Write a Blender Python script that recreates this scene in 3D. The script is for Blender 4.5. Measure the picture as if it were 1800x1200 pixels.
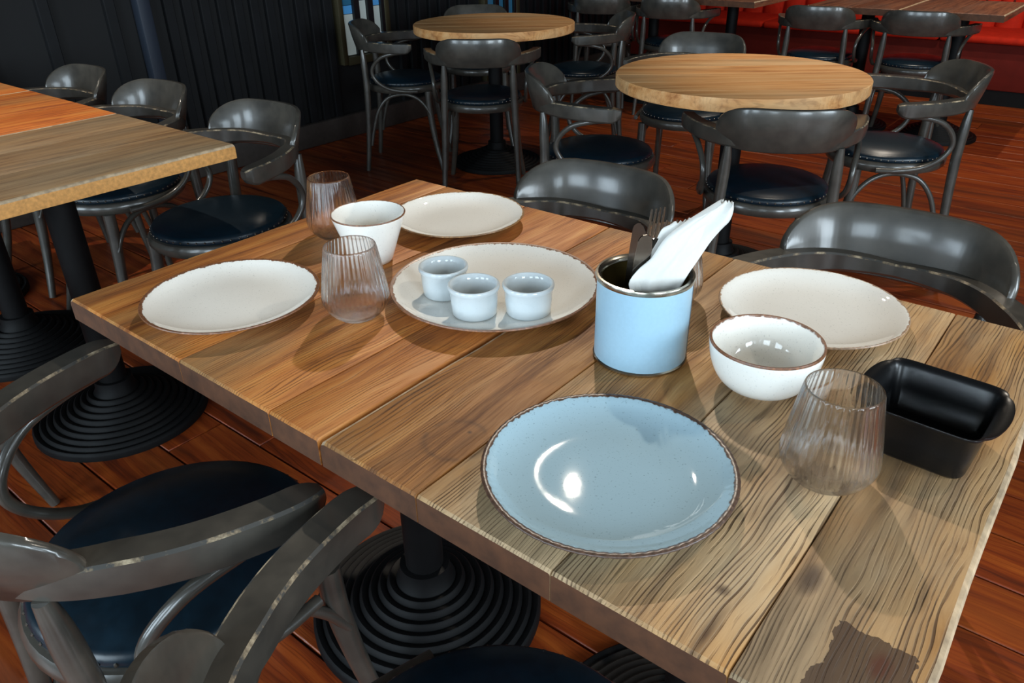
import bpy, bmesh, math, random
from mathutils import Vector, Matrix
from math import sin, cos, pi, radians

S = bpy.context.scene
for o in list(bpy.data.objects):
    bpy.data.objects.remove(o, do_unlink=True)
COL = S.collection
rnd = random.Random(7)

# ------------------------------------------------------------------ camera
cam_data = bpy.data.cameras.new('camera')
cam = bpy.data.objects.new('camera', cam_data); COL.objects.link(cam)
cam_data.sensor_width = 36.0
cam_data.lens = 1347.38 / 1800 * 36
cam_data.clip_start = 0.02
PITCH, ROLL, YAW = 0.51059194, -0.01768944, 2.25374114
fwd = Vector((cos(YAW)*cos(PITCH), sin(YAW)*cos(PITCH), -sin(PITCH)))
r0 = Vector((sin(YAW), -cos(YAW), 0)); u0 = r0.cross(fwd)
right = cos(ROLL)*r0 + sin(ROLL)*u0
up = -sin(ROLL)*r0 + cos(ROLL)*u0
CAMP = Vector((1.21954, -0.40448, 1.265))
M = Matrix((( right.x, up.x, -fwd.x, CAMP.x), (right.y, up.y, -fwd.y, CAMP.y),
            (right.z, up.z, -fwd.z, CAMP.z), (0, 0, 0, 1)))
cam.matrix_world = M
S.camera = cam

# ------------------------------------------------------------------ world, exposure
w = bpy.data.worlds.new('world'); S.world = w; w.use_nodes = True
w.node_tree.nodes['Background'].inputs[0].default_value = (0.55, 0.75, 1.0, 1)
w.node_tree.nodes['Background'].inputs[1].default_value = 0.05
S.view_settings.view_transform = 'Standard'
S.view_settings.look = 'None'
S.view_settings.exposure = 0.06
S.view_settings.gamma = 1.0
S.view_settings.use_curve_mapping = False

def area_light(name, loc, target, sx, sy, power, color):
    d = bpy.data.lights.new(name, 'AREA'); d.shape = 'RECTANGLE'; d.size = sx; d.size_y = sy
    d.energy = power; d.color = color
    o = bpy.data.objects.new(name, d); COL.objects.link(o)
    o.location = loc
    o.rotation_euler = (Vector(target) - Vector(loc)).to_track_quat('-Z', 'Y').to_euler()
    return o
DAY = (0.72, 0.88, 1.0)
# daylight through the windows behind the camera (wall_near) and at its right (wall_right)
for wx in (-1.9, 0.2, 2.3):
    area_light('window_daylight', (wx, -3.45, 1.6), (wx, 0, 1.6), 1.15, 2.0, 80, DAY)
for wy in (-1.5, 1.0):
    area_light('window_daylight', (4.45, wy, 1.75), (0, wy, 1.75), 1.3, 1.7, 120, (0.76, 0.90, 1.0))
WARM = (1.0, 0.88, 0.73)
def downlight(loc, power, cone=120, r=0.016, aim=None):
    d = bpy.data.lights.new('ceiling_spot', 'SPOT'); d.energy = power; d.color = WARM
    d.shadow_soft_size = r; d.spot_size = math.radians(cone); d.spot_blend = .8
    o = bpy.data.objects.new('ceiling_spot', d); COL.objects.link(o); o.location = loc
    t = Vector(aim if aim else (loc[0], loc[1], 0)) - Vector(loc)
    o.rotation_euler = t.to_track_quat('-Z', 'Y').to_euler()
    return o
# warm downlights in the ceiling
downlight((-0.6, 2.35, 3.0), 215, 42, r=.03, aim=(.72, .66, .75))
downlight((.35, 2.6, 3.0), 95, 44)
downlight((2.1, 1.7, 3.0), 50, 42, r=.03, aim=(1.0, .55, .75))
downlight((0.1, 4.4, 3.0), 110, 100)
downlight((-2.0, 0.5, 3.0), 120, 56, aim=(-1.6, .4, .75))
downlight((-1.4, 3.4, 3.0), 26, 40)
downlight((1.6, 5.0, 3.0), 110, 100, aim=(.9, 5.9, .6))

# ------------------------------------------------------------------ helpers
def lin(c):
    return tuple(((x/255)/12.92 if x/255 <= .04045 else ((x/255+.055)/1.055)**2.4) for x in c)
def empty(name, loc, rz=0.0):
    o = bpy.data.objects.new(name, None); COL.objects.link(o)
    o.location = loc; o.rotation_euler = (0, 0, rz); o.empty_display_size = .05
    return o
def tag(o, label=None, cat=None, group=None, kind=None):
    if label: o['label'] = label
    if cat: o['category'] = cat
    if group: o['group'] = group
    if kind: o['kind'] = kind
    return o
def link(name, bm, mats, parent=None, smooth=True, loc=None, recalc=True):
    if recalc: bmesh.ops.recalc_face_normals(bm, faces=bm.faces)
    me = bpy.data.meshes.new(name); bm.to_mesh(me); bm.free()
    for m in (mats if isinstance(mats, (list, tuple)) else [mats]): me.materials.append(m)
    if smooth:
        for p in me.polygons: p.use_smooth = True
        try: me.set_sharp_from_angle(angle=radians(smooth if smooth is not True else 40))
        except Exception: pass
    o = bpy.data.objects.new(name, me); COL.objects.link(o)
    if parent: o.parent = parent
    if loc: o.location = loc
    return o
def box(bm, c, s, bev=0.0, seg=2, mi=0, rot=None):
    r = bmesh.ops.create_cube(bm, size=1.0)
    vs = r['verts']
    bmesh.ops.scale(bm, vec=s, verts=vs)
    if rot is not None: bmesh.ops.rotate(bm, cent=(0,0,0), matrix=rot, verts=vs)
    bmesh.ops.translate(bm, vec=c, verts=vs)
    fs = set(f for v in vs for f in v.link_faces)
    for f in fs: f.material_index = mi
    if bev > 0:
        es = list(set(e for v in vs for e in v.link_edges))
        bmesh.ops.bevel(bm, geom=es, offset=bev, segments=seg, profile=.5, affect='EDGES')
def lathe(bm, prof, n=48, mi=0, mod=None, c=(0, 0, 0), closed=False, sx=1.0, sy=1.0):
    """prof: (r,z) list, r==0 gives a pole; mod(r,z,angle,i) changes r"""
    rings = []
    for i, (r, z) in enumerate(prof):
        if r < 1e-6: rings.append([bm.verts.new((c[0], c[1], c[2]+z))]); continue
        ring = []
        for k in range(n):
            a = 2*pi*k/n
            rr = mod(r, z, a, i) if mod else r
            ring.append(bm.verts.new((c[0]+rr*cos(a)*sx, c[1]+rr*sin(a)*sy, c[2]+z)))
        rings.append(ring)
    pairs = list(zip(rings[:-1], rings[1:]))
    if closed: pairs.append((rings[-1], rings[0]))
    for A, B in pairs:
        for k in range(n):
            k2 = (k+1) % n
            if len(A) == 1 and len(B) == 1: continue
            if len(A) == 1: f = bm.faces.new((A[0], B[k], B[k2]))
            elif len(B) == 1: f = bm.faces.new((A[k], B[0], A[k2]))
            else: f = bm.faces.new((A[k], B[k], B[k2], A[k2]))
            f.material_index = mi
def catmull(pts, n):
    P = [Vector(p) for p in pts]
    P = [2*P[0]-P[1]] + P + [2*P[-1]-P[-2]]
    out = []
    for i in range(1, len(P)-2):
        for k in range(n):
            t = k/n; a, b, c, d = P[i-1:i+3]
            out.append(.5*((2*b)+(c-a)*t+(2*a-5*b+4*c-d)*t*t+(3*b-a-3*c+d)*t*t*t))
    out.append(P[-2])
    return out
def tube(bm, pts, rad, n=10, sub=6, mi=0):
    path = catmull(pts, sub) if sub > 1 else [Vector(p) for p in pts]
    m = len(path)
    rf = rad if callable(rad) else (lambda t: rad)
    rings = []; nrm = None
    for i, p in enumerate(path):
        t = (path[min(i+1, m-1)]-path[max(i-1, 0)]).normalized()
        if nrm is None:
            nrm = t.cross(Vector((0, 0, 1)) if abs(t.z) < .9 else Vector((1, 0, 0))).normalized()
        nrm = (nrm - t*nrm.dot(t)).normalized(); b = t.cross(nrm)
        r = rf(i/(m-1))
        rings.append([bm.verts.new(p + r*(cos(2*pi*k/n)*nrm + sin(2*pi*k/n)*b)) for k in range(n)])
    for A, B in zip(rings[:-1], rings[1:]):
        for k in range(n):
            bm.faces.new((A[k], A[(k+1) % n], B[(k+1) % n], B[k])).material_index = mi
    bm.faces.new(rings[0][::-1]).material_index = mi; bm.faces.new(rings[-1]).material_index = mi
def loft(bm, secs, mis=None, caps=True):
    """secs: list of equal-length closed vertex loops"""
    R = [[bm.verts.new(p) for p in s] for s in secs]
    n = len(R[0])
    for A, B in zip(R[:-1], R[1:]):
        for k in range(n):
            f = bm.faces.new((A[k], A[(k+1) % n], B[(k+1) % n], B[k]))
            if mis: f.material_index = mis[k]
    if caps:
        bm.faces.new(R[0][::-1]); bm.faces.new(R[-1])
def copy_tree(o, parent=None):
    c = o.copy(); COL.objects.link(c); c.parent = parent
    for ch in list(o.children): copy_tree(ch, c)
    return c

# ------------------------------------------------------------------ materials
class NT:
    def __init__(self, name):
        self.m = bpy.data.materials.new(name); self.m.use_nodes = True
        self.t = self.m.node_tree; self.b = self.t.nodes['Principled BSDF']
        self.out = self.t.nodes['Material Output']
    def n(self, typ, **kw):
        nd = self.t.nodes.new(typ)
        ins = kw.pop('ins', {})
        for k, v in kw.items(): setattr(nd, k, v)
        for k, v in ins.items():
            if isinstance(v, bpy.types.NodeSocket): self.t.links.new(v, nd.inputs[k])
            else: nd.inputs[k].default_value = v
        return nd
    def l(self, a, b): self.t.links.new(a, b)
    def coord(self, scale=(1, 1, 1), rand=True, loc=(0, 0, 0)):
        tc = self.n('ShaderNodeTexCoord')
        v = tc.outputs['Object']
        if rand:
            oi = self.n('ShaderNodeObjectInfo')
            mu = self.n('ShaderNodeMath', operation='MULTIPLY', ins={0: oi.outputs['Random'], 1: 37.0})
            v = self.n('ShaderNodeVectorMath', operation='ADD', ins={0: v, 1: mu.outputs[0]}).outputs[0]
        mp = self.n('ShaderNodeMapping', ins={'Vector': v, 'Scale': scale, 'Location': loc})
        return mp.outputs[0]
    def noise(self, vec, scale, detail=6, rough=.55, dist=0.0):
        return self.n('ShaderNodeTexNoise', ins={'Vector': vec, 'Scale': scale, 'Detail': detail, 'Roughness': rough, 'Distortion': dist}).outputs[0]
    def ramp(self, fac, stops, interp='LINEAR'):
        r = self.n('ShaderNodeValToRGB'); r.color_ramp.interpolation = interp
        self.l(fac, r.inputs[0]); el = r.color_ramp.elements
        while len(el) < len(stops): el.new(.5)
        for e, (p, c) in zip(el, stops):
            e.position = p; e.color = (*c, 1) if len(c) == 3 else c
        return r.outputs[0]
    def math(self, op, a, b=0.0, clamp=False):
        return self.n('ShaderNodeMath', operation=op, use_clamp=clamp, ins={0: a, 1: b}).outputs[0]
    def mix(self, fac, a, b, blend='MIX'):
        m = self.n('ShaderNodeMix', data_type='RGBA', blend_type=blend)
        for i, v in ((0, fac), (6, a), (7, b)):
            if isinstance(v, bpy.types.NodeSocket): self.l(v, m.inputs[i])
            elif i == 0: m.inputs[0].default_value = v
            else: m.inputs[i].default_value = (*v, 1)
        return m.outputs[2]
    def bump(self, h, strength=.3, dist=.002, normal=None):
        b = self.n('ShaderNodeBump', ins={'Strength': strength, 'Distance': dist, 'Height': h})
        if normal: self.l(normal, b.inputs['Normal'])
        self.l(b.outputs[0], self.b.inputs['Normal']); return b.outputs[0]
    def set(self, **kw):
        for k, v in kw.items():
            k = k.replace('_', ' ')
            s = self.b.inputs[k]
            if isinstance(v, bpy.types.NodeSocket): self.l(v, s)
            elif isinstance(v, tuple) and len(v) == 3: s.default_value = (*v, 1)
            else: s.default_value = v
        return self
BW = lambda v: (v, v, v)

def wood(name, cols, gray, grey_amt=.5, grain=(1, .05, 1), crack=1.0, rough=.55, bump=.5, marks=None, scale=1.0, lines_dark=None, fine=1.0):
    """weathered oak, grain along local Y (or X). cols: dark, mid, light; gray: silvered colour"""
    t = NT(name)
    gx = grain[0] < grain[1]
    S3 = lambda k: (k, 1, 1) if gx else (1, k, 1)
    vb = t.coord(S3(.35))
    wn = t.n('ShaderNodeTexNoise', ins={'Vector': t.coord(S3(.22)), 'Scale': 5*scale, 'Detail': 4, 'Roughness': .55}).outputs[1]
    ws = t.n('ShaderNodeVectorMath', operation='SCALE', ins={0: t.n('ShaderNodeVectorMath', operation='SUBTRACT', ins={0: wn, 1: (.5, .5, .5)}).outputs[0], 'Scale': .10/scale}).outputs[0]
    def warped(k):
        tc = t.coord((1, 1, 1))
        a = t.n('ShaderNodeVectorMath', operation='ADD', ins={0: tc, 1: ws}).outputs[0]
        return t.n('ShaderNodeMapping', ins={'Vector': a, 'Scale': S3(k)}).outputs[0]
    g1 = t.noise(warped(.05), 42*scale, 6, .65)
    wv = t.n('ShaderNodeTexWave', bands_direction='Y' if gx else 'X', ins={'Vector': warped(.05), 'Scale': 66*scale*fine, 'Distortion': 5.5, 'Detail': 4.0, 'Detail Scale': .55, 'Detail Roughness': .62}).outputs[1]
    brk = t.ramp(t.noise(warped(.07), 95*scale, 4, .6), [(.40, BW(.03)), (.60, BW(1))])
    g3 = t.noise(warped(.022), 62*scale, 2, .4)
    base = t.ramp(g1, [(.32, cols[0]), (.48, cols[1]), (.66, cols[2])])
    patch = t.noise(vb, 5.5*scale, 5, .6)
    pf = t.ramp(patch, [(.62-.34*grey_amt, BW(0)), (.86-.34*grey_amt, BW(1))])
    grey = t.ramp(g1, [(.3, tuple(x*.62 for x in gray)), (.5, gray), (.68, tuple(min(1, x*1.22) for x in gray))])
    c = t.mix(pf, base, grey)
    dk = lines_dark or tuple(x*.38 for x in cols[0])
    if marks: c = marks(t, c)
    region = t.ramp(t.noise(vb, 7*scale, 4, .6), [(.36, BW(.12)), (.56, BW(1))])
    l2 = t.math('MULTIPLY', t.math('MULTIPLY', t.ramp(wv, [(.08, BW(1)), (.33, BW(0))]), brk), region)
    l3 = t.math('MULTIPLY', t.ramp(g3, [(.25, BW(1)), (.28, BW(0))]), .7)
    lm = t.math('MULTIPLY', t.math('MAXIMUM', l2, l3), crack, True)
    c = t.mix(lm, c, dk)
    kn = t.noise(t.coord(S3(.6)), 15*scale, 3, .5)
    c = t.mix(t.ramp(kn, [(.74, BW(0)), (.80, BW(.75))]), c, tuple(x*.35 for x in cols[0]))
    oi = t.n('ShaderNodeObjectInfo')
    c = t.n('ShaderNodeHueSaturation', ins={'Hue': .5, 'Saturation': 1.0, 'Value': t.math('ADD', t.math('MULTIPLY', oi.outputs['Random'], .26), .87), 'Fac': 1.0, 'Color': c}).outputs[0]
    h = t.math('SUBTRACT', t.math('MULTIPLY', g1, .6), lm)
    t.bump(h, bump, .0020)
    t.set(Base_Color=c, Roughness=t.ramp(g1, [(.3, BW(rough+.12)), (.7, BW(rough-.08))]))
    t.b.inputs['Specular IOR Level'].default_value = .4
    return t.m

def plain(name, col, rough=.5, metal=0.0, spec=.5, noise=0.0, nscale=40, bump=0.0, coat=0.0):
    t = NT(name)
    if noise or bump:
        nz = t.noise(t.coord((1, 1, 1)), nscale, 4)
        if noise: t.set(Base_Color=t.ramp(nz, [(.3, tuple(x*(1-noise) for x in col)), (.7, tuple(min(1, x*(1+noise)) for x in col))]))
        else: t.set(Base_Color=tuple(col))
        if bump: t.bump(nz, bump, .002)
    else: t.set(Base_Color=tuple(col))
    t.set(Roughness=rough, Metallic=metal); t.b.inputs['Specular IOR Level'].default_value = spec
    t.b.inputs['Coat Weight'].default_value = coat
    return t.m

def table_marks(t, c):
    """glass ring, bare dark patch and a split at the near corner of the right-hand table (its own local coordinates)"""
    tc = t.n('ShaderNodeTexCoord').outputs['Object']
    sp = t.n('ShaderNodeSeparateXYZ', ins={0: tc}); X, Y = sp.outputs[0], sp.outputs[1]
    wob = t.noise(t.coord((1, 1, 1), False), 30, 4)
    def dist(px, py, sx=1.0, sy=1.0):
        dx = t.math('MULTIPLY', t.math('SUBTRACT', X, px), sx); dy = t.math('MULTIPLY', t.math('SUBTRACT', Y, py), sy)
        return t.math('SQRT', t.math('ADD', t.math('MULTIPLY', dx, dx), t.math('MULTIPLY', dy, dy)))
    # ring
    d = t.math('ABSOLUTE', t.math('SUBTRACT', dist(.122, .095), .036))
    rf = t.math('MULTIPLY', t.ramp(d, [(0.0, BW(1)), (.006, BW(0))]), t.ramp(wob, [(.4, BW(0)), (.6, BW(.6))]))
    c = t.mix(rf, c, lin((70, 42, 22)))
    # bare dark patch with torn edge, next to the corner
    px = t.math('ADD', X, t.math('MULTIPLY', t.math('SUBTRACT', wob, .5), .05))
    py = t.math('ADD', Y, t.math('MULTIPLY', t.math('SUBTRACT', wob, .5), .03))
    a = t.math('MULTIPLY', t.math('GREATER_THAN', px, .545), t.math('LESS_THAN', px, .602))
    b = t.math('MULTIPLY', t.math('LESS_THAN', py, .105), t.math('GREATER_THAN', py, -.2))
    f = t.math('MULTIPLY', t.math('MULTIPLY', a, b), .88)
    c = t.mix(f, c, lin((70, 48, 34)))
    # split
    d = dist(.462, .022, 1.0, .16)
    c = t.mix(t.ramp(d, [(.0018, BW(.9)), (.006, BW(0))]), c, lin((62, 38, 22)))
    for kx, ky, kr, sy, col in ((.452, .075, .0045, 1, (58, 38, 26)), (.508, .135, .009, .45, (66, 46, 32)), (.582, .078, .008, .6, (84, 40, 22)), (.125, .115, .003, 1, (66, 42, 28))):
        d = t.math('ADD', dist(kx, ky, 1.0, sy), t.math('MULTIPLY', t.math('SUBTRACT', wob, .5), .006))
        c = t.mix(t.ramp(d, [(kr*.6, BW(.85)), (kr*1.3, BW(0))]), c, lin(col))
    return c
W_A = wood('oak_honey', (lin((118, 62, 24)), lin((178, 108, 46)), lin((202, 138, 70))), lin((160, 122, 78)), .4, crack=.65, bump=.45)
W_B = wood('oak_weathered', (lin((110, 70, 34)), lin((168, 120, 66)), lin((196, 150, 94))), lin((174, 148, 114)), .72, crack=.85, bump=.8, marks=table_marks)
W_BW = wood('oak_weathered_warm', (lin((104, 60, 26)), lin((160, 104, 48)), lin((186, 130, 68))), lin((152, 122, 84)), .4, crack=.8, bump=.7, marks=table_marks)
W_D = wood('oak_orange', (lin((140, 62, 18)), lin((206, 108, 34)), lin((222, 142, 60))), lin((176, 120, 66)), .5, crack=.6, bump=.4)
W_G = wood('oak_greyed', (lin((92, 60, 34)), lin((152, 112, 70)), lin((176, 138, 92))), lin((150, 124, 92)), .7, crack=.6, bump=.4)
W_DK = wood('oak_dark', (lin((70, 38, 26)), lin((112, 66, 44)), lin((136, 88, 62))), lin((110, 78, 62)), .5, crack=.5, bump=.3)
W_R = wood('oak_round', (lin((176, 112, 60)), lin((220, 158, 96)), lin((232, 180, 122))), lin((220, 178, 128)), .4, crack=.3, bump=.25, scale=.7)
W_END = plain('oak_end_grain', lin((80, 48, 27)), .75, noise=.3, nscale=45, bump=.3)
W_EDGE = plain('worn_oak_edge', lin((176, 152, 122)), .75, noise=.35, nscale=60, bump=.3)
W_FLOOR = wood('floor_boards', (lin((76, 28, 10)), lin((128, 52, 18)), lin((160, 78, 30))), lin((116, 58, 24)), .35, grain=(.05, 1, 1), crack=.4, rough=.38, bump=.2, scale=.6)
FLOOR_GAP = plain('floor_gap', lin((14, 8, 6)), .9)
SLAT = plain('slat_paint', lin((17, 18, 20)), .7, spec=.3, noise=.25, nscale=8)
WALLD = plain('wall_dark', lin((14, 14, 15)), .8)
PILAST = plain('pilaster_paint', lin((34, 42, 54)), .55)
BASEB = plain('baseboard_paint', lin((62, 56, 52)), .5, noise=.15)
CEIL = plain('ceiling_paint', lin((60, 56, 52)), .9)
WALLP = plain('wall_plaster', lin((90, 84, 78)), .85)
BRASS = plain('brass_frame', lin((70, 64, 44)), .5, metal=.4)
IRON = plain('cast_iron', lin((11, 11, 12)), .6, spec=.2, noise=.2, nscale=30)
def chair_paint():
    t = NT('chair_paint')
    nz = t.noise(t.coord((1, 1, 1)), 18, 5)
    gr = t.noise(t.coord((.15, .15, 1)), 120, 3)
    t.set(Base_Color=t.ramp(nz, [(.3, lin((54, 52, 48))), (.7, lin((74, 70, 63)))]), Roughness=t.ramp(nz, [(.3, BW(.28)), (.7, BW(.38))]))
    t.bump(gr, .04, .001); t.b.inputs['Specular IOR Level'].default_value = .5; t.b.inputs['Coat Weight'].default_value = .6; t.b.inputs['Coat Roughness'].default_value = .15
    return t.m
def worn_paint():
    t = NT('chair_worn_edge')
    nz = t.noise(t.coord((1, 1, 1)), 26, 5, .7)
    t.set(Base_Color=t.ramp(nz, [(.47, lin((60, 59, 56))), (.53, lin((112, 98, 78))), (.66, lin((182, 166, 138)))]), Roughness=.6)
    return t.m
CH = chair_paint(); CHW = worn_paint()
LEATHER = plain('seat_leather', lin((9, 28, 39)), .32, spec=.5, noise=.2, nscale=60, bump=.1)
NAIL = plain('nail_brass', lin((110, 104, 96)), .35, metal=.9)
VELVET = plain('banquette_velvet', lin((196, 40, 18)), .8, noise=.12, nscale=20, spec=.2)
VELVET_SHADE = plain('banquette_front', lin((96, 23, 14)), .75, noise=.15, nscale=10, spec=.2)  # darker copy of the velvet, shade of the seat front put into colour

def ceramic(name, glaze, rim, R, band, speck=.5, wob=.004, beads=0, rough=.022, rimz=None):
    """glazed stoneware: rim colour where radius > R-band with an uneven inner edge"""
    t = NT(name)
    tc = t.n('ShaderNodeTexCoord').outputs['Object']
    sp = t.n('ShaderNodeSeparateXYZ', ins={0: tc})
    r = t.math('SQRT', t.math('ADD', t.math('MULTIPLY', sp.outputs[0], sp.outputs[0]), t.math('MULTIPLY', sp.outputs[1], sp.outputs[1])))
    v = t.coord((1, 1, 1))
    nz = t.noise(v, 120, 3, .6)
    e = t.math('ADD', t.math('SUBTRACT', r, R-band), t.math('MULTIPLY', t.math('SUBTRACT', nz, .5), wob*2))
    f = t.ramp(t.math('MULTIPLY', e, 400), [(0, BW(0)), (.35, BW(1))])
    if rimz is not None: f = t.math('MULTIPLY', f, t.math('GREATER_THAN', sp.outputs[2], rimz))
    fine = t.noise(v, 420, 2, .5); big = t.noise(v, 14, 4, .6)
    g = t.mix(t.ramp(fine, [(.64, BW(0)), (.72, BW(speck))]), glaze, tuple(x*.45 for x in glaze))
    g = t.mix(t.math('MULTIPLY', big, .5), g, tuple(x*.86 for x in glaze))
    rc = t.ramp(t.noise(v, 260, 3), [(.35, tuple(x*.55 for x in rim)), (.6, rim), (.75, tuple(min(1, x*1.6) for x in rim))])
    t.set(Base_Color=t.mix(f, g, rc), Roughness=t.math('ADD', t.math('MULTIPLY', f, .35), rough))
    t.bump(t.math('ADD', big, t.math('MULTIPLY', nz, .3)), .035, .001)
    t.b.inputs['Specular IOR Level'].default_value = .55
    return t.m
CREAM = lin((240, 238, 231)); BROWN = lin((128, 84, 56)); BLUE = lin((160, 187, 199))

def glass_mat(name='clear_glass'):
    t = NT(name)
    g = t.n('ShaderNodeBsdfGlass', ins={'Color': (1, 1, 1, 1), 'Roughness': 0.0, 'IOR': 1.45})
    tr = t.n('ShaderNodeBsdfTransparent', ins={'Color': (.97, .97, .98, 1)})
    mx = t.n('ShaderNodeMixShader', ins={0: .26, 1: g.outputs[0], 2: tr.outputs[0]})
    t.l(mx.outputs[0], t.out.inputs['Surface'])
    return t.m
GLASS = glass_mat()
CANBLUE = plain('can_label', lin((150, 184, 203)), .32, noise=.03, nscale=200)
STEEL = plain('tin_steel', lin((176, 172, 160)), .25, metal=1.0)
TINGOLD = plain('tin_gold_lining', lin((120, 104, 60)), .35, metal=.9)
CUT = plain('cutlery_steel', lin((128, 122, 116)), .22, metal=1.0)
NAPK = plain('paper_napkin', lin((212, 211, 206)), .9, noise=.02, nscale=300, bump=.1)
BLACKE = plain('black_enamel', lin((9, 10, 12)), .32, spec=.4, bump=.05, nscale=300)
RAMEK = ceramic('ramekin_glaze', lin((200, 208, 211)), lin((190, 200, 204)), 1.0, .001, speck=.15)

# ------------------------------------------------------------------ the room
X0, X1, Y0, Y1, H = -2.78, 4.5, -3.5, 6.80, 3.1
fl = empty('floor', (0, 0, 0)); fl['kind'] = 'structure'
bm = bmesh.new(); box(bm, ((X0+X1)/2, (Y0+Y1)/2, -.03), (X1-X0, Y1-Y0, .03)); link('subfloor', bm, FLOOR_GAP, fl, smooth=False)
pw = 0.168; k0 = -16
y = .978 + k0*pw; rows = 0
while y < Y1:
    ya, yb = max(y, Y0), min(y+pw, Y1)
    if yb-ya > .03:
        x = X0 - rnd.random()*1.5
        while x < X1:
            L = rnd.uniform(2.4, 3.6); xa, xb = max(x, X0), min(x+L, X1)
            if xb-xa > .05:
                bm = bmesh.new()
                box(bm, (0, 0, 0), (xb-xa-.003, yb-ya-.005, .02), .0025, 1)
                o = link('plank', bm, W_FLOOR, fl, loc=((xa+xb)/2, (ya+yb)/2, -.01+rnd.uniform(-.0012, 0)))
            x += L
    y += pw

def wall(name, c, s, mat, bevel=0):
    bm = bmesh.new(); box(bm, c, s); o = link(name, bm, mat, smooth=False); o['kind'] = 'structure'; return o
wl = wall('wall_left', (X0-.06, (Y0+Y1)/2, H/2), (.08, Y1-Y0+.2, H), WALLD)
wf = wall('wall_far', ((X0+X1)/2, Y1+.06, H/2), (X1-X0, .1, H), WALLD)
ce = wall('ceiling', ((X0+X1)/2, (Y0+Y1)/2, H+.05), (X1-X0+.2, Y1-Y0+.2, .1), CEIL)
# walls outside the frame, with the openings the daylight comes through
def pierced(name, axis, pos, a0, a1, holes):
    bm = bmesh.new(); zs = (0.58, 2.65)
    def seg(p0, p1, z0, z1):
        if p1-p0 < .01: return
        if axis == 'y': box(bm, ((p0+p1)/2, pos, (z0+z1)/2), (p1-p0, .1, z1-z0))
        else: box(bm, (pos, (p0+p1)/2, (z0+z1)/2), (.1, p1-p0, z1-z0))
    seg(a0, a1, 0, zs[0]); seg(a0, a1, zs[1], H)
    p = a0
    for c, wd in holes:
        seg(p, c-wd/2, *zs); p = c+wd/2
    seg(p, a1, *zs)
    o = link(name, bm, WALLP, smooth=False); o['kind'] = 'structure'
pierced('wall_near', 'y', Y0-.06, X0, X1, [(-1.9, 1.2), (.2, 1.2), (2.3, 1.2)])
pierced('wall_right', 'x', X1+.06, Y0, Y1, [(-1.5, 1.35), (1.0, 1.35)])

# battens on the left wall (gaps for the two narrow mirrors with glowing panes)
slat_me = None
MIRRORS = [(2.86, 3.28, .44, 2.1), (4.22, 4.64, .10, 2.1)]
y = -1.2
while y < Y1-.05:
    inside = [wd for wd in MIRRORS if wd[0]-.03 < y < wd[1]+.03]
    if not inside and not (1.54 < y < 1.72):
        if slat_me is None:
            bm = bmesh.new(); box(bm, (0, 0, 0), (.03, .052, H-.14), .004, 1)
            so = link('slat', bm, SLAT, wl); slat_me = so.data
        else:
            so = bpy.data.objects.new('slat', slat_me); COL.objects.link(so); so.parent = wl
        so.location = (X0-.005, y, H/2+.06)
    y += .100 if y > 1.7 else .30
bm = bmesh.new(); box(bm, (X0+.015, 1.65, H/2), (.07, .07, H-.02), .012, 2)
link('trim_1', bm, PILAST)['kind'] = 'structure'
bm = bmesh.new(); box(bm, (X0+.012, (Y0+Y1)/2, .07), (.05, Y1-Y0-.02, .14), .008, 2); link('baseboard_left', bm, BASEB)['kind'] = 'structure'
bm = bmesh.new(); box(bm, ((X0+X1)/2, Y1-.003, .07), (X1-X0-.12, .03, .14), .006, 2); link('baseboard_far', bm, BASEB)['kind'] = 'structure'
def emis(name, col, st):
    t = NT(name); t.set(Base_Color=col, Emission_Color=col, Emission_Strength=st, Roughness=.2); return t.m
PANE_LO = emis('frosted_pane', lin((150, 160, 158)), .32)  # glowing colour bands stand in for daylight reflected in the mirrors
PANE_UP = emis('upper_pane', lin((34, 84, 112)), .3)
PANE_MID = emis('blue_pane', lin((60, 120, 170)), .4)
MULL = plain('window_bar_paint', lin((16, 18, 20)), .4)
for i, (ya, yb, za, zb) in enumerate(MIRRORS):
    wn = empty('window_%d' % (i+1), (X0, (ya+yb)/2, za)); wn['kind'] = 'structure'  # framed wall mirror, its reflection put into glowing panes
    hh = zb-za; ww = yb-ya
    for (cy, cz, sy, sz) in ((-ww/2+.02, hh/2, .04, hh), (ww/2-.02, hh/2, .04, hh), (0, .02, ww-.08, .05), (0, hh-.02, ww-.08, .05)):
        bm = bmesh.new(); box(bm, (.0, cy, cz), (.07, sy, sz), .006, 2); link('window_frame', bm, BRASS, wn)
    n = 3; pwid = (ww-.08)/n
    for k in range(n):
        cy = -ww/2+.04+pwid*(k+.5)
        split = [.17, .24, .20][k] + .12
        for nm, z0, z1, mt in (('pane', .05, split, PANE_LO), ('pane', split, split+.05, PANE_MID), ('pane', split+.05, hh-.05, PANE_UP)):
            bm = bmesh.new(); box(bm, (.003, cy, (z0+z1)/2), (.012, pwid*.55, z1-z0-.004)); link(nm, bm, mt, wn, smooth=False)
        bm = bmesh.new(); box(bm, (.012, cy+pwid*.5, hh/2), (.035, pwid*.42, hh-.06), .004, 1); link('mullion', bm, MULL, wn)

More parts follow.
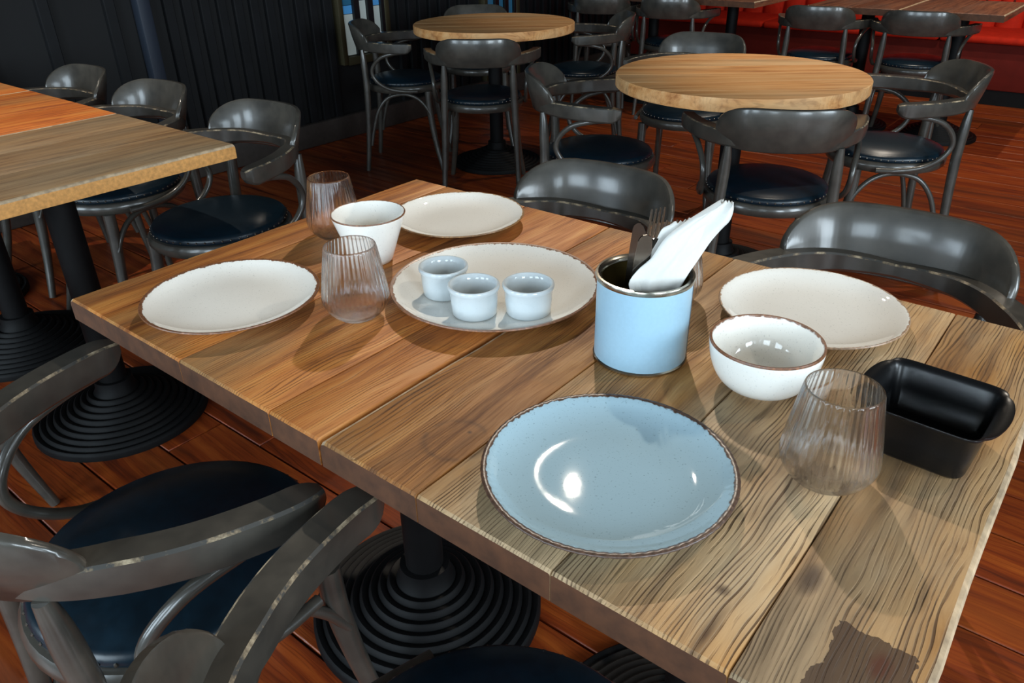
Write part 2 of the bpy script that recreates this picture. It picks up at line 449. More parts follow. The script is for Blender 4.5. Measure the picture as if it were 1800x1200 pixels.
# ------------------------------------------------------------------ tables
def beveled_plank(name, x0, x1, y0, y1, z0, z1, mats, parent, ends=(False, False), wear=0):
    """board with its grain along y; ends: which x-sides are the open table ends (worn pale lip)"""
    bm = bmesh.new(); ny = 14
    R = rnd
    def edge(): return [R.uniform(-1, 1)*.0012 for _ in range(ny+1)]
    eL, eR = edge(), edge()
    b = .0035
    secs = []
    for j in range(ny+1):
        yy = y0+(y1-y0)*j/ny
        if j == 0: yy += 0
        xl, xr = x0+.0006+(eL[j] if ends[0] else eL[j]*.4), x1-.0006+(eR[j] if ends[1] else eR[j]*.4)
        bl = .0085 if ends[0] else b*.6; br = .006 if ends[1] else b*.6
        secs.append([(xl, yy, z0), (xl, yy, z1-bl), (xl+bl*.35, yy, z1-bl*.3), (xl+bl, yy, z1), ((xl+xr)/2, yy, z1+R.uniform(-.0003, .0003)), (xr-br, yy, z1), (xr-br*.35, yy, z1-br*.3), (xr, yy, z1-br), (xr, yy, z0)])
    # chamfered long-edge ends
    def chamf(sec, yin, d):
        out = []
        for (x, yy, z) in sec: out.append((x, yin, max(z-d, z0) if z > z0+.006 else z))
        return out
    secs[0] = [(a[0], a[1]+.003, a[2]) for a in secs[0]]; secs[-1] = [(a[0], a[1]-.003, a[2]) for a in secs[-1]]
    secs = [chamf(secs[0], y0, .003)] + secs + [chamf(secs[-1], y1, .003)]
    sd = 3 if len(mats) > 3 else 0
    wl_, wr_ = (1 if ends[0] else 0), (1 if ends[1] else 0)
    loft(bm, secs, [sd, wl_, wl_, 0, 0, wr_, wr_, sd, 0])
    for f in bm.faces:
        if len(f.verts) > 4: f.material_index = 2
    return link(name, bm, mats, parent, smooth=30)

def iron_base(root, x, y, ztop, rad=.235):
    bm = bmesh.new()
    prof = [(0, 0.0), (rad, 0.0), (rad, .014)]
    nr = 9
    for k in range(nr):                 # stepped bee-hive rings
        ra = rad - (rad-.06)*k/nr; rb = rad-(rad-.06)*(k+1)/nr
        za = .016+.075*(k/nr)**1.15; zb = .016+.075*((k+1)/nr)**1.15
        prof += [(ra-.002, za+.004), (ra-(ra-rb)*.30, za+.0075), (ra-(ra-rb)*.70, za+.006), (rb+.001, za+.003)]
    prof += [(.052, .10), (.05, .125), (0.0, .125)]
    lathe(bm, prof, 56); link('base', bm, IRON, root, loc=(x, y, 0))
    bm = bmesh.new(); lathe(bm, [(0, .12), (.038, .12), (.038, ztop-.012), (0, ztop-.012)], 24); link('column', bm, IRON, root, loc=(x, y, 0))
    bm = bmesh.new(); box(bm, (0, 0, ztop-.008), (.36, .36, .012), .003, 1); box(bm, (0, 0, ztop-.02), (.10, .10, .02), .003, 1)
    link('mounting_plate', bm, IRON, root, loc=(x, y, 0))

TOPZ, TH = .75, .037
def rect_table(x0, x1, y0, y1, splits, mat, label, group=None, base=None, ends=(False, True), side=None):
    root = empty('dining_table', (x0, y0, 0))
    tag(root, label, 'table', group)
    xs = [0]+[s-x0 for s in splits]+[x1-x0]
    for k in range(len(xs)-1):
        dz = rnd.uniform(-.0008, .0004)
        mk = mat[k] if isinstance(mat, list) else mat
        beveled_plank('plank', xs[k], xs[k+1], 0, y1-y0, TOPZ-TH, TOPZ, [mk, W_EDGE, W_END]+([side] if side else []), root, (k == 0 and ends[0], k == len(xs)-2 and ends[1]))
    bx, by = base if base else ((x0+x1)/2, (y0+y1)/2)
    iron_base(root, bx-x0, by-y0, TOPZ-TH)
    return root
rect_table(0, .6045, 0, .760, [.10, .315, .513], W_A, 'honey brown oak plank table, left half of the set pair, under the ramekin plate', base=(.36, .36), ends=(True, False))
rect_table(.6075, 1.228, 0, .760, [.76, .93, 1.10], [W_BW, W_B, W_B, W_B], 'greyer weathered oak table carrying the blue plate and black dish', base=(.93, .38), ends=(True, True))
rect_table(-1.198, -.592, -.066, .694, [-.80, -1.0][::-1], W_G, 'bare rough plank table at the left, end nearest the set table', base=(-.849, .327), ends=(False, True), side=plain('oak_sawn_edge', lin((200, 142, 76)), .7, noise=.22, nscale=110, bump=.3))
rect_table(-1.806, -1.200, -.066, .694, [-1.45], W_D, 'bare orange plank table second from the corner, along the left wall side', base=(-1.5, .327))
rect_table(-2.414, -1.808, -.066, .694, [-2.1], W_D, 'bare plank table farthest left, last of the joined row, cut by frame', base=(-2.1, .327))
FARG = 'far plank tables by the red banquette'
for (xa, xb, lab) in ((-.53, -.005, 'brown plank table before the red banquette, left of the pair at upper right'), (-.003, .522, 'brown plank table before the red banquette, rightmost with its open end showing'),
                      (-1.46, -.86, 'plank table before the red banquette, left of the gap at top centre'), (-2.07, -1.462, 'plank table at the dark far end of the red banquette')):
    rect_table(xa, xb, 4.62, 5.36, [(xa+xb)/2], W_DK, lab, FARG, ends=(True, True))

def round_table(cx, cy, R, label, rot=.0):
    root = empty('round_table', (cx, cy, 0), rot); tag(root, label, 'table')
    n = 6; zt, zb = TOPZ+.005, TOPZ-.038
    for k in range(n):
        a, b = -R+2*R*k/n+.0006, -R+2*R*(k+1)/n-.0006
        m = 14; pts = []
        xs = [a+(b-a)*i/m for i in range(m+1)]
        pts = [(x, -math.sqrt(max(R*R-x*x, 0))) for x in xs]+[(x, math.sqrt(max(R*R-x*x, 0))) for x in xs[::-1]]
        cl = []
        for q in pts:
            if not cl or (abs(q[0]-cl[-1][0])+abs(q[1]-cl[-1][1])) > 1e-5: cl.append(q)
        cxm = sum(q[0] for q in cl)/len(cl)
        bm = bmesh.new()
        def sc(s, z): return [(cxm+(x-cxm)*(1 if s == 1 else 1-(1-s)*R/((b-a)/2)*.15), y_*s, z) for x, y_ in cl]
        loft(bm, [sc(.992, zb), sc(1, zb+.004), sc(1, zt-.004), sc(.992, zt)])
        link('plank', bm, W_R, root, smooth=30)
    iron_base(root, 0, 0, TOPZ-.038, .25)
    return root
round_table(.077, 2.305, .436, 'large round oak table at upper right ringed by four chairs', radians(-52))
round_table(-1.601, 2.958, .429, 'round oak table at top centre near the dark slatted wall', radians(-50))

# ------------------------------------------------------------------ bentwood armchair
def build_chair(label, group=None):
    root = empty('bentwood_armchair', (0, 0, 0)); tag(root, label, 'chair', group)
    # seat frame and cushion
    bm = bmesh.new()
    lathe(bm, [(0, .418), (.17, .418), (.198, .420), (.206, .430), (.206, .446), (.200, .455), (.192, .457), (0, .457)], 48, sy=1.03)
    link('seat_frame', bm, CH, root)
    bm = bmesh.new()
    lathe(bm, [(0, .455), (.190, .455), (.194, .462), (.193, .470), (.187, .478), (.183, .479), (.176, .483), (.14, .492), (.08, .497), (0, .498)], 48, sy=1.03)
    cu = link('cushion', bm, LEATHER, root, smooth=70)
    bm = bmesh.new()
    for k in range(52):
        a = 2*pi*k/52
        bmesh.ops.create_icosphere(bm, subdivisions=1, radius=.0034, matrix=Matrix.Translation((.1935*cos(a), .1995*sin(a), .4655)))
    tag(link('nail_trim', bm, NAIL, cu), kind='stuff')
    # plan curve of back and arms
    plan = [(-.272, .085), (-.266, .03), (-.241, -.05), (-.208, -.115), (-.170, -.176), (-.120, -.220), (-.062, -.240), (0, -.246)]
    full = plan+[(-x, y) for x, y in plan[:-1]][::-1]
    path = catmull([(x, y, 0) for x, y in full], 6)
    N = len(path)
    def frame(i):
        t = (path[min(i+1, N-1)]-path[max(i-1, 0)]).normalized()
        return path[i], Vector((t.y, -t.x, 0))*-1  # left->right travel: outward normal
    # arms
    for side in (0, 1):
        idx = range(0, N//2+1) if side == 0 else range(N-1, N//2-1, -1)
        idx = list(idx); secs = []
        L = len(idx)
        for j, i in enumerate(idx):
            p, nn = frame(i)
            out = nn if nn.dot(Vector((p.x, p.y+.02, 0))) > 0 else -nn
            s = j/(L-1)
            wdt = .041 if s < .45 else .041-(s-.45)/.55*.020
            hgt = .050 if s < .45 else .050-(s-.45)/.55*.022
            zt = .684-.010*max(0, (s-.45)/.55); inn = 0 if s < .40 else (s-.40)/.6*.020
            if j < 5:
                q = [.45, .72, .88, .96, 1.0][j]; wdt *= q; hgt *= q; zt -= (1-q)*.012
            c = p-out*inn; b = .006
            o1, i1 = c+out*wdt/2, c-out*wdt/2
            def P(base, dx, z): return (base.x+out.x*dx, base.y+out.y*dx, z)
            zb = zt-hgt
            secs.append([P(o1, 0, zb+b), P(o1, .002, (zt+zb)/2), P(o1, .001, zt-.0032), P(o1, -.0030, zt), P(i1, .0032, zt), P(i1, 0, zt-.0034), P(i1, 0, zb+b), P(i1, b, zb), P(o1, -b, zb)])
        bm = bmesh.new(); loft(bm, secs, [0, 0, 1, 0, 1, 0, 0, 0, 0])
        bmesh.ops.recalc_face_normals(bm, faces=bm.faces)
        link('armrest', bm, [CH, CHW], root, smooth=32)
    # broad bent back board
    i0 = min(range(N), key=lambda i: abs(path[i].x+.192)+(0 if path[i].y < 0 else 9)); i1 = N-1-i0
    secs = []; K = i1-i0
    sub = 3
    for j in range(K*sub+1):
        fi = i0+j/sub; ia = min(int(fi), N-2); fr = fi-ia
        p = path[ia].lerp(path[ia+1], fr); t = (path[ia+1]-path[ia]).normalized()
        out = Vector((t.y, -t.x, 0))
        if out.dot(Vector((p.x, p.y+.05, 0))) < 0: out = -out
        u = abs(2*j/(K*sub)-1)
        prof = max(0, 1-max(0, (u-.40)/.60)**2.2)**.5
        zt = .672+.094*prof if u < 1 else .672
        zb = .634+.018*max(0, (u-.7)/.3)**2
        th = .020-.006*u*u
        tilt = lambda z: (z-.65)*.24
        def P(d, z): 
            d2 = d+tilt(z)
            return (p.x+out.x*d2, p.y+out.y*d2, z)
        b = .006; zm = (zb+zt)/2
        secs.append([P(th/2, zb+.004), P(th/2+.002, zm), P(th/2, zt-b), P(th/2-.004, zt-.001), P(-th/2+.004, zt), P(-th/2, zt-b), P(-th/2+.002, zm), P(-th/2, zb+.004), P(-th/2+.005, zb), P(th/2-.005, zb)])
    bm = bmesh.new(); loft(bm, secs); link('backrest', bm, CH, root, smooth=50)
    # legs, supports, braces
    for s in (-1, 1):
        bm = bmesh.new(); tube(bm, [(s*.190, -.222, 0), (s*.180, -.200, .2), (s*.170, -.188, .44), (s*.164, -.192, .58), (s*.163, -.196, .642)], lambda t: .0125+.005*min(1, t*2)-.007*max(0, (t-.72)/.28), 12, 5)
        link('rear_leg', bm, CH, root)
        bm = bmesh.new(); tube(bm, [(s*.196, .205, 0), (s*.172, .168, .16), (s*.158, .145, .32), (s*.155, .140, .425)], lambda t: .0125+.0065*min(1, t*1.6), 12, 5)
        link('front_leg', bm, CH, root)
        bm = bmesh.new(); tube(bm, [(s*.262, .045, .640), (s*.252, -.02, .632), (s*.240, -.085, .612), (s*.226, -.130, .570), (s*.222, -.140, .525), (s*.221, -.110, .480), (s*.217, -.055, .449), (s*.216, .02, .437), (s*.206, .09, .434)], .0095, 10, 5)
        link('arm_support', bm, CH, root)
        bm = bmesh.new(); tube(bm, [(s*.170, .150, .300), (s*.166, .125, .345), (s*.160, .085, .385), (s*.155, .03, .407), (s*.155, -.03, .407), (s*.160, -.09, .385), (s*.166, -.14, .32), (s*.172, -.172, .22), (s*.178, -.190, .14)], .0095, 10, 4)
        link('brace', bm, CH, root)
    return root
CHG = 'dark bentwood armchairs'
CHAIRS = [
 (.318, -.070, -3, 'dark grey armchair at lower left with pale scuffed arms, by the honey oak table'),
 (.912, -.072, -6, 'dark armchair at bottom centre, cut by the frame, beside the blue plate'),
 (-.795, -.185, 0, 'dark armchair cut by left frame edge, only a leg showing on the boards'),
 (.340, .795, 181.8, 'dark armchair with glossy back behind the tin of cutlery'),
 (.955, .865, 182.5, 'dark armchair with wide glossy back behind the right white plate'),
 (.326, 2.045, 30, 'dark armchair with back to the camera at the large round table'),
 (.509, 2.738, 122, 'dark armchair facing left at the right side of the large round table'),
 (-.346, 2.068, -61, 'dark armchair facing right at the left side of the large round table'),
 (-.392, 2.860, 191, 'dark armchair behind the large round table, only its shiny back showing'),
 (-2.026, 2.690, -53, 'dark armchair at the left of the farther round table, by the bright narrow window'),
 (-1.376, 2.587, 36, 'dark armchair with back to the camera at the farther round table'),
 (-1.357, 3.456, 128, 'dark armchair facing left at the right of the farther round table'),
 (-2.029, 3.307, 222, 'dark armchair behind the farther round table, only its back top showing'),
 (-2.0, 4.69, 22, 'dark armchair leftmost of the row along the banquette tables, half in shadow'),
 (-1.44, 4.69, 14, 'dark armchair second from left in the row along the banquette tables'),
 (-.437, 4.70, 7, 'dark armchair third from left in the row along the banquette tables'),
 (.113, 4.72, 6, 'dark armchair rightmost in the row along the banquette tables'),
 (-.861, .762, 184, 'dark armchair with bright window glint, behind the left plank table corner'),
 (-1.468, .755, 184, 'dark armchair second along the far side of the left plank tables'),
 (-2.03, .755, 181, 'dark armchair farthest left behind the plank tables, near the wall'),
]
proto = build_chair(CHAIRS[0][3], CHG)
for i, (x, y, a, lab) in enumerate(CHAIRS):
    o = proto if i == 0 else copy_tree(proto)
    o.location = (x, y, 0); o.rotation_euler = (0, 0, radians(a)); o['label'] = lab

# ------------------------------------------------------------------ red banquette
bq = empty('banquette', (0, 6.1, 0)); tag(bq, 'long red tufted velvet banquette along the far wall', 'bench')
bx0, bx1 = -2.70, 2.6
bm = bmesh.new(); box(bm, ((bx0+bx1)/2, .34, .05), (bx1-bx0, .60, .10)); link('plinth', bm, IRON, bq, smooth=False)
bm = bmesh.new(); box(bm, ((bx0+bx1)/2, .34, .255), (bx1-bx0, .62, .31), .012, 2); link('seat_front', bm, VELVET_SHADE, bq)
xs = bx0
while xs < bx1-.1:
    bm = bmesh.new(); xe = min(xs+1.32, bx1); box(bm, ((xs+xe)/2, .31, .436), (xe-xs-.006, .66, .05), .022, 4); link('seat_cushion', bm, VELVET, bq); xs = xe
chw = .18; nch = int((bx1-bx0)/chw)
bme = None
for k in range(nch):
    if bme is None:
        bm = bmesh.new(); nu, nv = 8, 14
        g = []
        for j in range(nv+1):
            row = []
            for i in range(nu+1):
                u_, v_ = i/nu, j/nv
                puff = (sin(pi*u_))**.5*.045
                tz = .46+.60*v_
                dm = min(abs(u_-.0), abs(u_-1))
                for bv in (.3, .75):
                    d2 = ((u_-.5)*chw)**2+((v_-bv)*.6)**2
                    puff -= .032*math.exp(-d2/.0009)
                row.append(bm.verts.new(((u_-.5)*chw, .56-puff+.10*v_, tz)))
            g.append(row)
        for j in range(nv):
            for i in range(nu): bm.faces.new((g[j][i], g[j][i+1], g[j+1][i+1], g[j+1][i]))
        # closed back and sides
        bk = [[bm.verts.new((s*chw/2, .66, z)) for s in (-1, 1)] for z in (.46, 1.06)]
        for s, i in ((0, 0), (1, nu)):
            bm.faces.new([g[j][i] for j in range(nv+1)]+[bk[1][s], bk[0][s]])
        bm.faces.new([g[nv][i] for i in range(nu+1)]+[bk[1][1], bk[1][0]])
        bm.faces.new([g[0][i] for i in range(nu+1)]+[bk[0][1], bk[0][0]])
        bm.faces.new((bk[0][0], bk[0][1], bk[1][1], bk[1][0]))
        o = link('back_panel', bm, VELVET, bq, smooth=60); bme = o.data
        bm = bmesh.new()
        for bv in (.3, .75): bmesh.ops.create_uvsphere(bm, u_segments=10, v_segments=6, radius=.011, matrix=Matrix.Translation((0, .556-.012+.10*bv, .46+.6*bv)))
        bt = link('button', bm, VELVET_SHADE, o)
    else:
        o = bpy.data.objects.new('back_panel', bme); COL.objects.link(o); o.parent = bq
        b2 = bpy.data.objects.new('button', bt.data); COL.objects.link(b2); b2.parent = o
    o.location = (bx0+chw*(k+.5), 0, 0)

# ------------------------------------------------------------------ crockery
def plate(cx, cy, R, h, mat, label, group=None, flat=.66, beads=False, name='dinner_plate'):
    bm = bmesh.new()
    f = R*flat
    prof = [(0, .004), (f*.62, .004), (f*.66, .0), (f*.72, .0), (f*.75, .004)]
    n = 12
    for i in range(n+1):                           # underside
        t = i/n; prof.append((f*.75+(R-f*.75)*t, .004+(h-.006)*t**1.7))
    prof += [(R+.0002, h-.0015), (R-.0008, h), (R-.003, h-.0003)]
    r1 = f*.62
    for i in range(n+1):                           # upper side, one smooth sweep
        t = 1-i/n; prof.append((r1+(R-.005-r1)*t, .0085+(h-.0093)*t**3.2))
    prof += [(r1*.5, .0084), (0, .0084)]
    md = None
    if beads:
        def md(r, z, a, i): return r+(.0007*abs(sin(a*38+.5*sin(a*3))) if r > R-.004 else 0)
    lathe(bm, prof, 228 if beads else 112, mod=md)
    if beads:
        for v in bm.verts:
            r = math.hypot(v.co.x, v.co.y)
            if R-.009 < r < R-.002 and v.co.z > h*.6: v.co.z += .0010*abs(sin(math.atan2(v.co.y, v.co.x)*38))
    o = link(name, bm, mat, loc=(cx, cy, TOPZ+.0005), smooth=60)
    tag(o, label, 'plate', group); return o
def pm(name, R, glaze=CREAM, rim=BROWN, band=.004, **k): return ceramic(name, glaze, rim, R, band, **k)
plate(.235, .140, .1297, .023, pm('plate_glaze_left', .1297, rimz=.012, band=.0058), 'white plate with thin brown rim alone at the left end of the table', 'white dinner plates')
plate(.275, .603, .1240, .023, pm('plate_glaze_back', .1240, rimz=.012, rim=lin((150, 112, 70))), 'white plate with tan rim at the far edge behind the white cup', 'white dinner plates')
plate(.530, .404, .1590, .025, pm('plate_glaze_big', .1590, rimz=.012, band=.0062), 'biggest white plate with brown rim, holding three ramekins', flat=.80, name='serving_plate')
plate(.937, .618, .1280, .023, pm('plate_glaze_right', .1280, rimz=.012, rim=lin((176, 144, 116)), band=.003), 'white plate behind the round bowl at the right', 'white dinner plates')
plate(.904, .135, .1295, .025, pm('plate_glaze_blue', .1295, BLUE, lin((84, 62, 50)), .0062, speck=.75, rimz=.012, wob=.003), 'pale blue speckled plate with beaded dark brown rim, nearest the camera', beads=True)

def vessel(name, cx, cy, outer, inner, mat, label, cat, z=TOPZ+.0005, n=72, group=None):
    bm = bmesh.new(); lathe(bm, outer+inner, n); o = link(name, bm, mat, loc=(cx, cy, z), smooth=60); tag(o, label, cat, group); return o
# round bowl
Rb, hb = .0672, .066
out_ = [(0, .003), (.026, .003), (.028, 0), (.031, 0), (.032, .004)]
for i in range(1, 13):
    a = i/12*pi/2*.97; out_.append((.032+(Rb-.032)*sin(a)**.85, .004+(hb-.004)*(1-cos(a))**.9*1.0))
out_[-1] = (Rb, hb-.002)
inn_ = [(Rb-.0008, hb), (Rb-.003, hb-.0003)]+[(max(r-.0045, .0), z+.004) for r, z in out_[5:-1]][::-1]+[(.02, .0085), (0, .008)]
vessel('soup_bowl', .954, .404, out_, inn_, pm('bowl_glaze', Rb, band=.0042, rimz=.0632, wob=.002), 'round cream bowl with brown rim between the tin and the fluted glass', 'bowl')
# tapered cup
hc, rc, rb = .0845, .0620, .0335
out_ = [(0, .003), (rb-.004, .003), (rb-.002, 0), (rb, .001), (rb+.002, .006), (rb+(rc-rb)*.5, hc*.5), (rc-.001, hc-.004), (rc, hc-.0012)]
inn_ = [(rc-.0008, hc), (rc-.003, hc-.0004), (rb+(rc-rb)*.5-.004, hc*.5), (rb-.001, .009), (rb-.012, .006), (0, .006)]
vessel('cup', .271, .389, out_, inn_, pm('cup_glaze', rc, band=.0030, rimz=.0822, wob=.0016), 'tall white tapered cup with thin brown rim behind the glass', 'cup')
# ramekins on the big plate
RZ = TOPZ+.0100
def ramekin(cx, cy, label):
    h, R, r = .0465, .0375, .0325
    out_ = [(0, .002), (r-.006, .002), (r-.004, 0), (r-.001, .0006), (r, .003), (r+.0015, h*.5), (r+.0022, h-.010), (R-.001, h-.0075), (R, h-.004), (R-.0005, h-.001)]
    inn_ = [(R-.002, h), (R-.0042, h-.001), (r-.0015, h-.010), (r-.003, .012), (r-.006, .006), (0, .0055)]
    return vessel('ramekin', cx, cy, out_, inn_, RAMEK, label, 'ramekin', RZ, 56, 'three ramekins on the big plate')
ramekin(.474, .352, 'pale ramekin farthest back and left of the three on the big plate')
ramekin(.5535, .330, 'pale ramekin in the middle front of the three on the big plate')
ramekin(.614, .379, 'pale ramekin on the right of the three on the big plate')

# fluted stemless glasses
def glass(cx, cy, label, rot=0):
    H_, Rt, Rm, zb = .1115, .0365, .0487, .033
    nr = 40
    def orad(z):
        if z >= zb:
            t = (z-zb)/(H_-zb); return Rm+(Rt-Rm)*(t**1.08)
        t = z/zb; return .027+(Rm-.027)*(1-(1-t)**2.1)
    zs = [0.0, .0012]+[zb*(i/12) for i in range(1, 12)]+[zb+(H_-.0016-zb)*i/26 for i in range(27)]
    prof = [(0, .0)]+[(orad(z)-(.0015 if z == 0 else 0), z) for z in zs]
    no = len(prof)
    prof += [(Rt-.0003, H_-.0004), (Rt-.0010, H_), (Rt-.0017, H_-.0004)]
    for z in [zb+(H_-.0016-zb)*i/18 for i in range(18, -1, -1)]: prof.append((orad(z)-.0019, z))
    for t in (.85, .7, .55, .4, .28): z = zb*t; prof.append((max(orad(z)-.003, .01), z))
    prof += [(.022, .0075), (0, .0065)]
    def md(r, z, a, i):
        if 0 < i < no and z > .008:
            k = max(0, min(1, (z-.022)/.02))*(min(1, (H_-.001-z)/.004) if z < H_ else 0)
            return r+.00045*max(.0, k)*cos(a*nr)
        return r
    bm = bmesh.new(); lathe(bm, prof, nr*6, mod=md)
    o = link('tumbler', bm, GLASS, loc=(cx, cy, TOPZ+.0006), smooth=60); o.rotation_euler = (0, 0, rot)
    tag(o, label, 'glass', 'fluted stemless glasses'); return o
glass(1.077, .276, 'clear fluted stemless glass beside the black dish')
glass(.410, .233, 'clear fluted stemless glass between the left plate and the big plate', .03)
glass(.133, .424, 'clear fluted stemless glass at the far left edge behind the cup', .06)
glass(.748, .549, 'clear fluted stemless glass mostly hidden behind the tin', .02)

# tin of cutlery
CX, CY = .795, .385
tin = empty('cutlery_tin', (CX, CY, TOPZ+.0005)); tag(tin, 'open tin can with plain pale blue label, holding cutlery and a napkin', 'tin')
Rc, hcn = .0600, .118
bm = bmesh.new(); lathe(bm, [(Rc, .004), (Rc, hcn-.006)], 80); 
bmesh.ops.recalc_face_normals(bm, faces=bm.faces); link('can_wall', bm, CANBLUE, tin, recalc=False)
bm = bmesh.new(); lathe(bm, [(Rc-.0008, hcn-.006), (Rc-.0010, .004), (0, .004)], 80); link('lining', bm, TINGOLD, tin)
bm = bmesh.new(); lathe(bm, [(Rc-.0005, hcn-.0075), (Rc+.0018, hcn-.006), (Rc+.0026, hcn-.003), (Rc+.0016, hcn), (Rc-.0010, hcn+.0004), (Rc-.0032, hcn-.001), (Rc-.0052, hcn-.003), (Rc-.0062, hcn-.006), (Rc-.0050, hcn-.0075), (Rc-.0035, hcn-.005)], 80, closed=True); link('top_rim', bm, STEEL, tin)
bm = bmesh.new(); lathe(bm, [(0, .0005), (Rc-.001, 0), (Rc+.0014, .0008), (Rc+.0016, .003), (Rc-.0002, .0048)], 80); link('bottom_rim', bm, STEEL, tin)
bm = bmesh.new()
a0 = radians(30)
for z in (0,):
    pts = []
    for k in range(5):
        a = a0-.03+.06*k/4
        pts.append(a)
    vin = [[bm.verts.new(((Rc+.0003+.0007*(1 if 0 < i < 4 else 0))*cos(a), (Rc+.0003+.0007*(1 if 0 < i < 4 else 0))*sin(a), zz)) for i, a in enumerate(pts)] for zz in (.005, hcn-.007)]
    for i in range(4): bm.faces.new((vin[0][i], vin[0][i+1], vin[1][i+1], vin[1][i]))
link('seam', bm, plain('seam_blue', lin((90, 104, 118)), .4), tin)

RV = Vector((.7756, .6312, 0)); FV = Vector((-.6312, .7756, 0)); ZV = Vector((0, 0, 1))
ORG = Vector((CX, CY, TOPZ))
def L2(r, u, f): return ORG+RV*r+ZV*u+FV*f
def blade(name, tip, bot, outline, th, mat, label, face, cat='cutlery', group=None, parts=None):
    """flat outline in (s along from tip 0.. , half-width pairs) swept between tip and bottom points; face: unit vector the flat side looks to"""
    ax = (bot-tip).normalized(); nrm = (face-ax*face.dot(ax)).normalized(); sd = ax.cross(nrm)
    root = empty(name, bot); tag(root, label, cat, group)
    def ext(polys, nm):
        bm = bmesh.new()
        for poly, bend in polys:
            f_, b_ = [], []
            for (s, wv) in poly:
                off = nrm*(bend*s)
                q = tip+ax*s+sd*wv-bot
                f_.append(bm.verts.new(q+nrm*th/2)); b_.append(bm.verts.new(q-nrm*th/2))
            bm.faces.new(f_); bm.faces.new(b_[::-1]); n = len(f_)
            for k in range(n): bm.faces.new((f_[k], f_[(k+1) % n], b_[(k+1) % n], b_[k]))
        link(nm, bm, mat, root, smooth=False)
    for nm, polys in outline: ext(polys, nm)
    return root
kn_blade = [(0, .000), (.001, .0045), (.004, .0078), (.009, .0095), (.05, .0105), (.085, .0100), (.095, .004), (.095, -.0055), (.05, -.0095), (.02, -.0095), (.008, -.0080), (.002, -.0045)]
kn_handle = [(.095, .005), (.11, .0055), (.150, .0065), (.172, .0080), (.176, .005), (.176, -.005), (.172, -.0080), (.150, -.0065), (.11, -.0055), (.095, -.005)]
KN = [('blade', [(kn_blade, 0)]), ('handle', [(kn_handle, 0)])]
vf = (-FV*.9+RV*.35+ZV*.25).normalized()
blade('table_knife', L2(-.0095, .1820, .002), L2(-.020, .006, .012), KN, .0022, CUT, 'dark steel knife standing farthest left in the tin', (-FV*.75+RV*-.6).normalized(), group='cutlery in the tin')
blade('table_knife', L2(-.0045, .1745, -.016), L2(-.021, .006, -.010), KN, .0022, CUT, 'steel knife with rounded tip standing in front in the tin', (-FV*.95+RV*.1).normalized(), group='cutlery in the tin')
blade('table_knife', L2(.008, .1680, -.010), L2(-.006, .006, -.006), KN, .0022, CUT, 'steel knife half behind the napkin in the tin', (-FV*.8+RV*.5).normalized(), group='cutlery in the tin')
def fork_outline():
    tn = []
    for k in range(4):
        c = -.0102+.0068*k
        tn.append(([(0, c-.0006), (0, c+.0006), (.012, c+.0012), (.048, c+.0016), (.048, c-.0016), (.012, c-.0012)], 0))
    head = [(.046, .0120), (.056, .0120), (.066, .0095), (.074, .0045), (.085, .0030), (.085, -.0030), (.074, -.0045), (.066, -.0095), (.056, -.0120), (.046, -.0120)]
    hd = [(.085, .0030), (.13, .0035), (.165, .0075), (.178, .0085), (.185, .005), (.185, -.005), (.178, -.0085), (.165, -.0075), (.13, -.0035), (.085, -.0030)]
    return [('tine', [t]) for t in tn]+[('neck', [(head, 0)]), ('handle', [(hd, 0)])]
blade('fork', L2(.0120, .1985, .010), L2(-.002, .008, .020), fork_outline(), .0020, CUT, 'steel fork standing tallest in the tin, tines up', (-FV*.85+RV*.5).normalized(), group='cutlery in the tin')
blade('fork', L2(.0290, .1800, .018), L2(.012, .006, .030), fork_outline(), .0020, CUT, 'steel fork lower in the tin, tines just above the napkin', (-FV*.95+RV*.2).normalized(), group='cutlery in the tin')
# folded paper napkin, several leaves
nap = empty('paper_napkin', L2(.01, .112, -.02)); tag(nap, 'folded white paper napkin sticking out of the tin to the right', 'napkin')
def leaf(left, rightc, f0, rip, seed, th=.0012, nu=16, nv=26):
    Lc = catmull([(a, b, 0) for a, b in left], 8); Rc_ = catmull([(a, b, 0) for a, b in rightc], 8)
    R_ = random.Random(seed); ph = [R_.uniform(0, 6) for _ in range(4)]
    def at(C, t):
        x = t*(len(C)-1); i = min(int(x), len(C)-2); return C[i].lerp(C[i+1], x-i)
    bm = bmesh.new(); F, B = [], []
    for j in range(nv+1):
        t = j/nv; a, b = at(Lc, t), at(Rc_, t); rowf, rowb = [], []
        for i in range(nu+1):
            s = i/nu; q = a.lerp(b, s)
            e = .0016*sin(s*28+ph[3])*max(0, (t-.9)/.1)
            d = f0(s, t)+rip*(sin(s*9+ph[0]+t*2.5)*.6+sin(s*17+ph[1]-t*3)*.35)*(.35+.65*t)+.0012*sin(t*11+ph[2]+s*5)
            base = L2(q.x, q.y+e, d)-nap.location
            rowf.append(bm.verts.new(base-FV*th/2)); rowb.append(bm.verts.new(base+FV*th/2))
        F.append(rowf); B.append(rowb)
    for j in range(nv):
        for i in range(nu):
            bm.faces.new((F[j][i], F[j][i+1], F[j+1][i+1], F[j+1][i])); bm.faces.new((B[j][i], B[j+1][i], B[j+1][i+1], B[j][i+1]))
        for i, o in ((0, 0), (nu, 1)):
            bm.faces.new((F[j][i], F[j+1][i], B[j+1][i], B[j][i]))
    for j in (0, nv):
        for i in range(nu): bm.faces.new((F[j][i], B[j][i], B[j][i+1], F[j][i+1]))
    link('fold', bm, NAPK, nap, smooth=70)
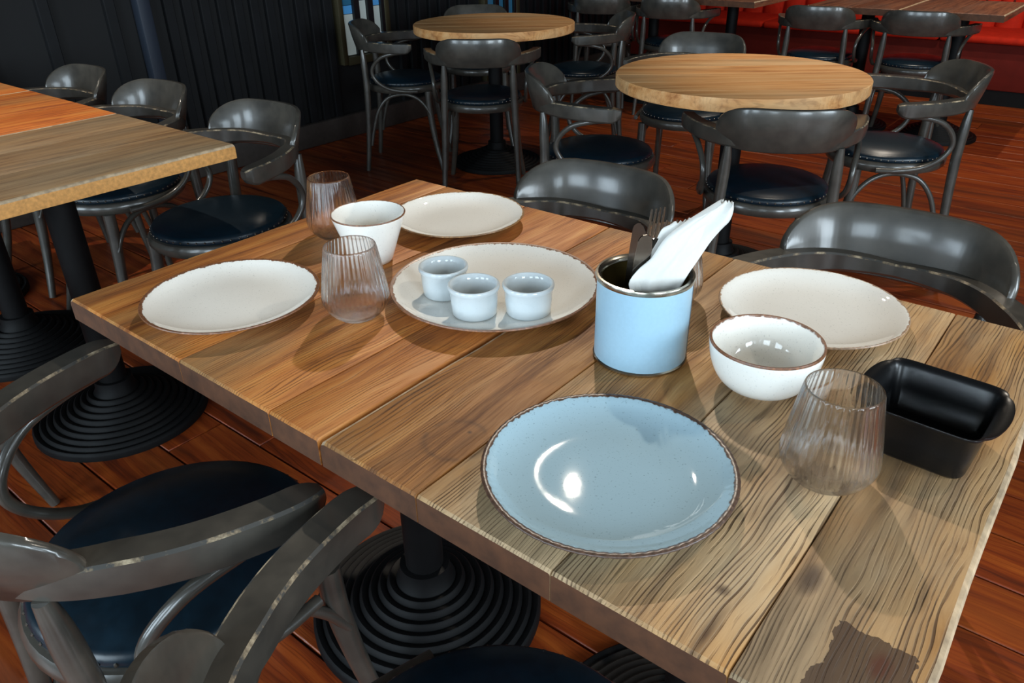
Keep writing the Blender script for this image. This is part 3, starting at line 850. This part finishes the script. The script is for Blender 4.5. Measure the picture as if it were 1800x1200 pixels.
leaf([(-.010, .060), (-.020, .100), (-.0237, .1152), (-.012, .132), (.002, .145), (.016, .168), (.034, .183), (.055, .197), (.080, .2117)],
     [(.020, .060), (.034, .095), (.046, .1200), (.058, .139), (.075, .166), (.086, .180), (.0944, .1885), (.0985, .2000), (.0985, .2094)],
     lambda s, t: -.030+.020*t+.006*s, .0060, 1)
leaf([(-.002, .060), (-.012, .100), (-.012, .118), (-.004, .135), (.0035, .152), (.010, .168), (.0155, .1778), (.024, .182), (.030, .1850)],
     [(.026, .060), (.036, .095), (.044, .116), (.052, .130), (.056, .145), (.058, .158), (.058, .168), (.058, .178), (.057, .188)],
     lambda s, t: -.020+.016*t+.004*s, .003, 2)
leaf([(.0, .060), (-.004, .100), (.004, .125), (.018, .148), (.032, .165), (.044, .180), (.056, .192), (.068, .202), (.082, .211)],
     [(.028, .060), (.040, .096), (.050, .122), (.060, .140), (.074, .163), (.084, .178), (.092, .188), (.096, .198), (.097, .207)],
     lambda s, t: -.022+.020*t+.006*s, .003, 3)
leaf([(-.006, .062), (-.014, .100), (-.016, .116), (-.006, .132), (.012, .150), (.028, .168), (.045, .184), (.066, .2005), (.081, .2110)],
     [(.024, .062), (.037, .095), (.048, .121), (.059, .139), (.075, .165), (.086, .180), (.093, .188), (.0975, .199), (.098, .2085)],
     lambda s, t: -.027+.022*t+.004*s, .002, 4)

# black enamel dish with lobed rim
def dish():
    def outline(hx, hy, rad, lobe, n=160):
        pts = []
        for k in range(n):
            a = 2*pi*k/n; ca, sa = cos(a), sin(a)
            e = 8.0
            r = (abs(ca/hx)**e+abs(sa/hy)**e)**(-1/e)
            x, y = r*ca, r*sa
            if lobe:
                wgt = max(0, 1-(y/(hy*.74))**2)
                x += math.copysign(lobe*wgt**.6, x) if abs(ca) > .3 else 0
            pts.append((x, y))
        return pts
    bm = bmesh.new(); secs = []
    H_ = .060
    spec = [(.86, .80, .0, 0, -.0), (.90, .86, .004, 0, 0), (.95, .93, .03, 0, 0), (.985, .985, H_-.008, .2, 0), (1.03, 1.03, H_-.004, 1, 0), (1.05, 1.05, H_-.001, 1, 0), (1.045, 1.045, H_, 1, 0),
            (1.0, 1.0, H_-.001, .75, 0), (.945, .93, H_-.008, .1, 0), (.90, .87, .03, 0, 0), (.85, .79, .008, 0, 0), (.78, .70, .005, 0, 0)]
    HX, HY = .0585, .0600
    for sx, sy, z, lb, _ in spec: secs.append([(x, y, z) for x, y in outline(HX*sx, HY*sy, .02, .0115*lb)])
    loft(bm, secs)
    o = link('baking_dish', bm, BLACKE, loc=(1.139, .403, TOPZ+.0005), smooth=50); o.rotation_euler = (0, 0, radians(-3))
    tag(o, 'small black rectangular dish with lobed handles at the right', 'dish')
dish()
